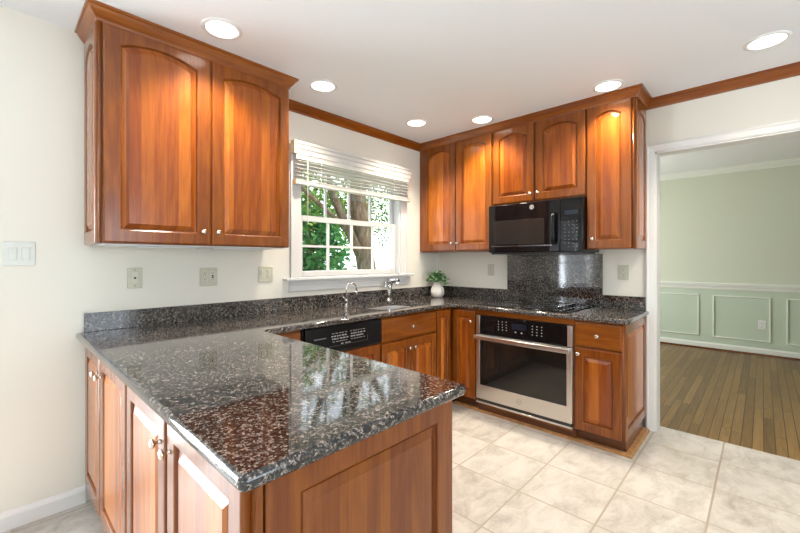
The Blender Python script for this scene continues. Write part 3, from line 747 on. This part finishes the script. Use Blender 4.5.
# ------------------------------------------------------------------ plates
def plate(label, cat, loc, rz, wd, ht, kind, pm, im, name):
    t = thing(name, label, cat, loc, rz)
    b = MB(); b.box(-wd/2, wd/2, -.006, 0, -ht/2, ht/2, .003); b.build('cover_plate', pm, t)
    def duplex(x):
        b = MB()
        for z in (.0195, -.0195): b.lathe([(.0165, .0055), (.0165, .008), (.015, .0085)], (x, 0, z), '-y', 20)
        f = b.build('receptacle', im, t); b = MB()
        for z in (.0195, -.0195):
            b.box(x-.0075, x-.0045, -.0092, -.0084, z-.001, z+.009); b.box(x+.0045, x+.0075, -.0092, -.0084, z-.001, z+.008); b.lathe([(.003, .0084), (.003, .0092)], (x, 0, z-.008), '-y', 8)
        b.build('slots', SLOT, f)
    def rocker(x):
        b = MB(); b.box(x-.0165, x+.0165, -.0075, -.005, -.033, .033, .001)
        b.M = Matrix.Translation((x, -.008, 0)) @ Matrix.Rotation(math.radians(5), 4, 'X'); b.box(-.014, .014, -.003, .003, -.030, .030, .001); b.build('rocker', im, t)
    def screw(x, z):
        b = MB(); b.lathe([(.003, .0055), (.003, .0068)], (x, 0, z), '-y', 10); b.build('screw', SLOT if kind == 'coax' else pm, t)
    if kind == 'duplex': duplex(0); screw(0, 0)
    if kind == 'rockers':
        for x in (-.023, .023): rocker(x); screw(x, .048); screw(x, -.048)
    if kind == 'coax':
        b = MB(); b.box(-.0165, .0165, -.0075, -.005, -.034, .034, .001); b.build('insert', im, t)
        b = MB(); b.lathe([(.006, .007), (.006, .010), (.0035, .010), (.0035, .018)], (0, 0, 0), '-y', 12); b.build('jack', SLOT, t); screw(0, .046); screw(0, -.046)
    if kind == 'gfci':
        duplex(-.024); b = MB(); b.box(.0075, .0405, -.0078, -.005, -.033, .033, .001); f = b.build('receptacle', im, t)
        b = MB(); b.box(.018, .030, -.0090, -.0078, .001, .011); b.box(.018, .030, -.0090, -.0078, -.011, -.001)
        for z in (.024, -.022): b.box(.0165, .0195, -.0088, -.0078, z-.004, z+.004); b.box(.0285, .0315, -.0088, -.0078, z-.004, z+.004)
        b.build('test_buttons', SLOT, f); screw(-.024, 0)
plate('pale double rocker switch on the bare wall left of the wall cabinet', 'light switch', (-3.374, 0, 1.334), 0, .116, .118, 'rockers', WHITEPL, WHITEPL, 'light_switch')
plate('single ivory cable jack plate under the left end of the wall cabinet', 'wall plate', (-2.895, 0, 1.198), 0, .074, .118, 'coax', IVORY, IVORY2, 'cable_plate')
plate('double ivory outlet plate under the middle of the left wall cabinet', 'outlet', (-2.484, 0, 1.193), 0, .112, .122, 'gfci', IVORY, IVORY2, 'outlet')
plate('double ivory rocker switch just left of the kitchen window sill', 'light switch', (-2.083, 0, 1.199), 0, .112, .116, 'rockers', IVORY, IVORY2, 'light_switch')
plate('ivory duplex outlet between the corner vase and the tall granite panel', 'outlet', (0, -.663, 1.203), -PI/2, .072, .116, 'duplex', IVORY, IVORY2, 'outlet')
plate('ivory duplex outlet between the tall granite panel and the doorway', 'outlet', (0, -1.847, 1.203), -PI/2, .074, .118, 'duplex', IVORY, IVORY2, 'outlet')
plate('pale green outlet on the dining room wainscot, low inside a moulded frame', 'outlet', (DX, -2.648, .415), -PI/2, .076, .122, 'duplex', GREENTRIM, GREENTRIM, 'outlet')

# ------------------------------------------------------------------ garden outside the window
b = MB(); b.box(-14, 22, .2, 30, -.35, -.25); structure(b.build('ground', lawn_mat()))
rnd = random.Random(11)
def blob(b, n, c, rad, l0, l1):
    for _ in range(n):
        while True:
            p = Vector((rnd.uniform(-1, 1), rnd.uniform(-1, 1), rnd.uniform(-1, 1)))
            if .15 < p.length < 1: break
        q = Vector((c[0]+p.x*rad[0], c[1]+p.y*rad[1], c[2]+p.z*rad[2]))
        leaf(b, q, (rnd.uniform(-1, 1), rnd.uniform(-1, .4), rnd.uniform(-.8, .5)), rnd.uniform(l0, l1), rnd.uniform(l0*.55, l1*.6))
t = thing('tree', 'large leaning tree with a thick pale trunk seen through the middle of the window', 'tree', (2.75, 4.0, -.25))
b = MB(); b.tube([(.05, 0, -.05), (-.05, 0, .5), (-.25, 0, 1.3), (-.38, 0, 2.0), (-.55, 0, 3.0), (-.7, .1, 4.2), (-.8, .2, 6.2)], [.34, .26, .22, .205, .20, .17, .09], 14)
b.tube([(-.27, 0, 1.35), (-.62, -.05, 1.85), (-1.0, -.1, 2.4), (-1.35, -.15, 2.95), (-2.0, -.3, 4.2)], [.12, .105, .095, .085, .05], 10)
b.tube([(-.55, 0, 3.0), (0, .1, 3.6), (.8, .3, 4.6)], [.12, .10, .05], 10)
b.tube([(-.8, -.07, 2.15), (-1.3, -.15, 2.45), (-2.0, -.3, 2.8), (-2.8, -.4, 3.3)], [.06, .05, .045, .03], 8)
b.build('trunk', BARK, t)
b = MB(); blob(b, 1500, (-.9, .15, 5.4), (3.0, .8, 1.7), .09, .16); blob(b, 900, (-1.9, .3, 3.1), (1.6, .6, 1.0), .08, .14); blob(b, 650, (.3, .4, 3.3), (1.4, .5, 1.0), .07, .13)
b.build('crown', LEAF, t)
t = thing('tree', 'slender dark-stemmed tree behind the right-hand panes of the window', 'tree', (8.15, 10.2, -.25))
b = MB(); b.tube([(0, 0, -.05), (-.03, 0, 1.5), (.05, 0, 3.6), (.15, 0, 6.4)], [.14, .125, .105, .06], 9); b.tube([(0, 0, 1.2), (-.4, 0, .6), (-.6, 0, -.04)], [.05, .05, .055], 7); b.tube([(0, 0, 2.4), (.5, 0, 3.5)], [.05, .03], 7); b.build('trunk', BARK, t)
b = MB(); blob(b, 1500, (.2, .2, 4.1), (2.4, .8, 2.0), .11, .19); blob(b, 160, (-.2, .2, 1.5), (.8, .4, .6), .09, .15); b.build('crown', LEAF, t)
t = thing('shrub', 'dense bright green shrub filling the lower left panes of the window', 'shrub', (2.1, 6.0, -.25))
b = MB(); 
for a in range(6): b.tube([(.1*math.cos(a), .1*math.sin(a), -.03), (.5*math.cos(a), .4*math.sin(a), 1.1), (.7*math.cos(a), .5*math.sin(a), 2.3)], [.03, .02, .01], 6)
b.build('stems', BARK, t)
b = MB(); blob(b, 5200, (-.4, 0, 1.65), (1.8, .62, 1.62), .12, .21); blob(b, 2600, (-2.0, .05, 1.85), (1.5, .6, 1.8), .12, .21); b.build('foliage', LEAF2, t)
t = thing('shrub', 'yellow-green shrub behind the leaning tree trunk', 'shrub', (3.0, 7.9, -.25))
b = MB(); b.tube([(0, 0, -.03), (.1, 0, 1.0), (.0, 0, 2.2)], [.05, .04, .02], 7); b.build('stems', BARK, t)
b = MB(); blob(b, 5600, (-.6, .15, 2.5), (2.9, .8, 2.45), .13, .22); b.build('foliage', LEAF, t)
t = thing('tree', 'leafy garden tree standing outside the breakfast area window', 'tree', (-5.5, 6, -.25))
b = MB(); b.tube([(0, 0, -.05), (.1, 0, 2.0), (0, 0, 4.5)], [.2, .15, .06], 10); b.build('trunk', BARK, t)
b = MB(); blob(b, 1100, (0, 0, 3.6), (2.2, 1.5, 2.2), .10, .17); b.build('crown', LEAF, t)
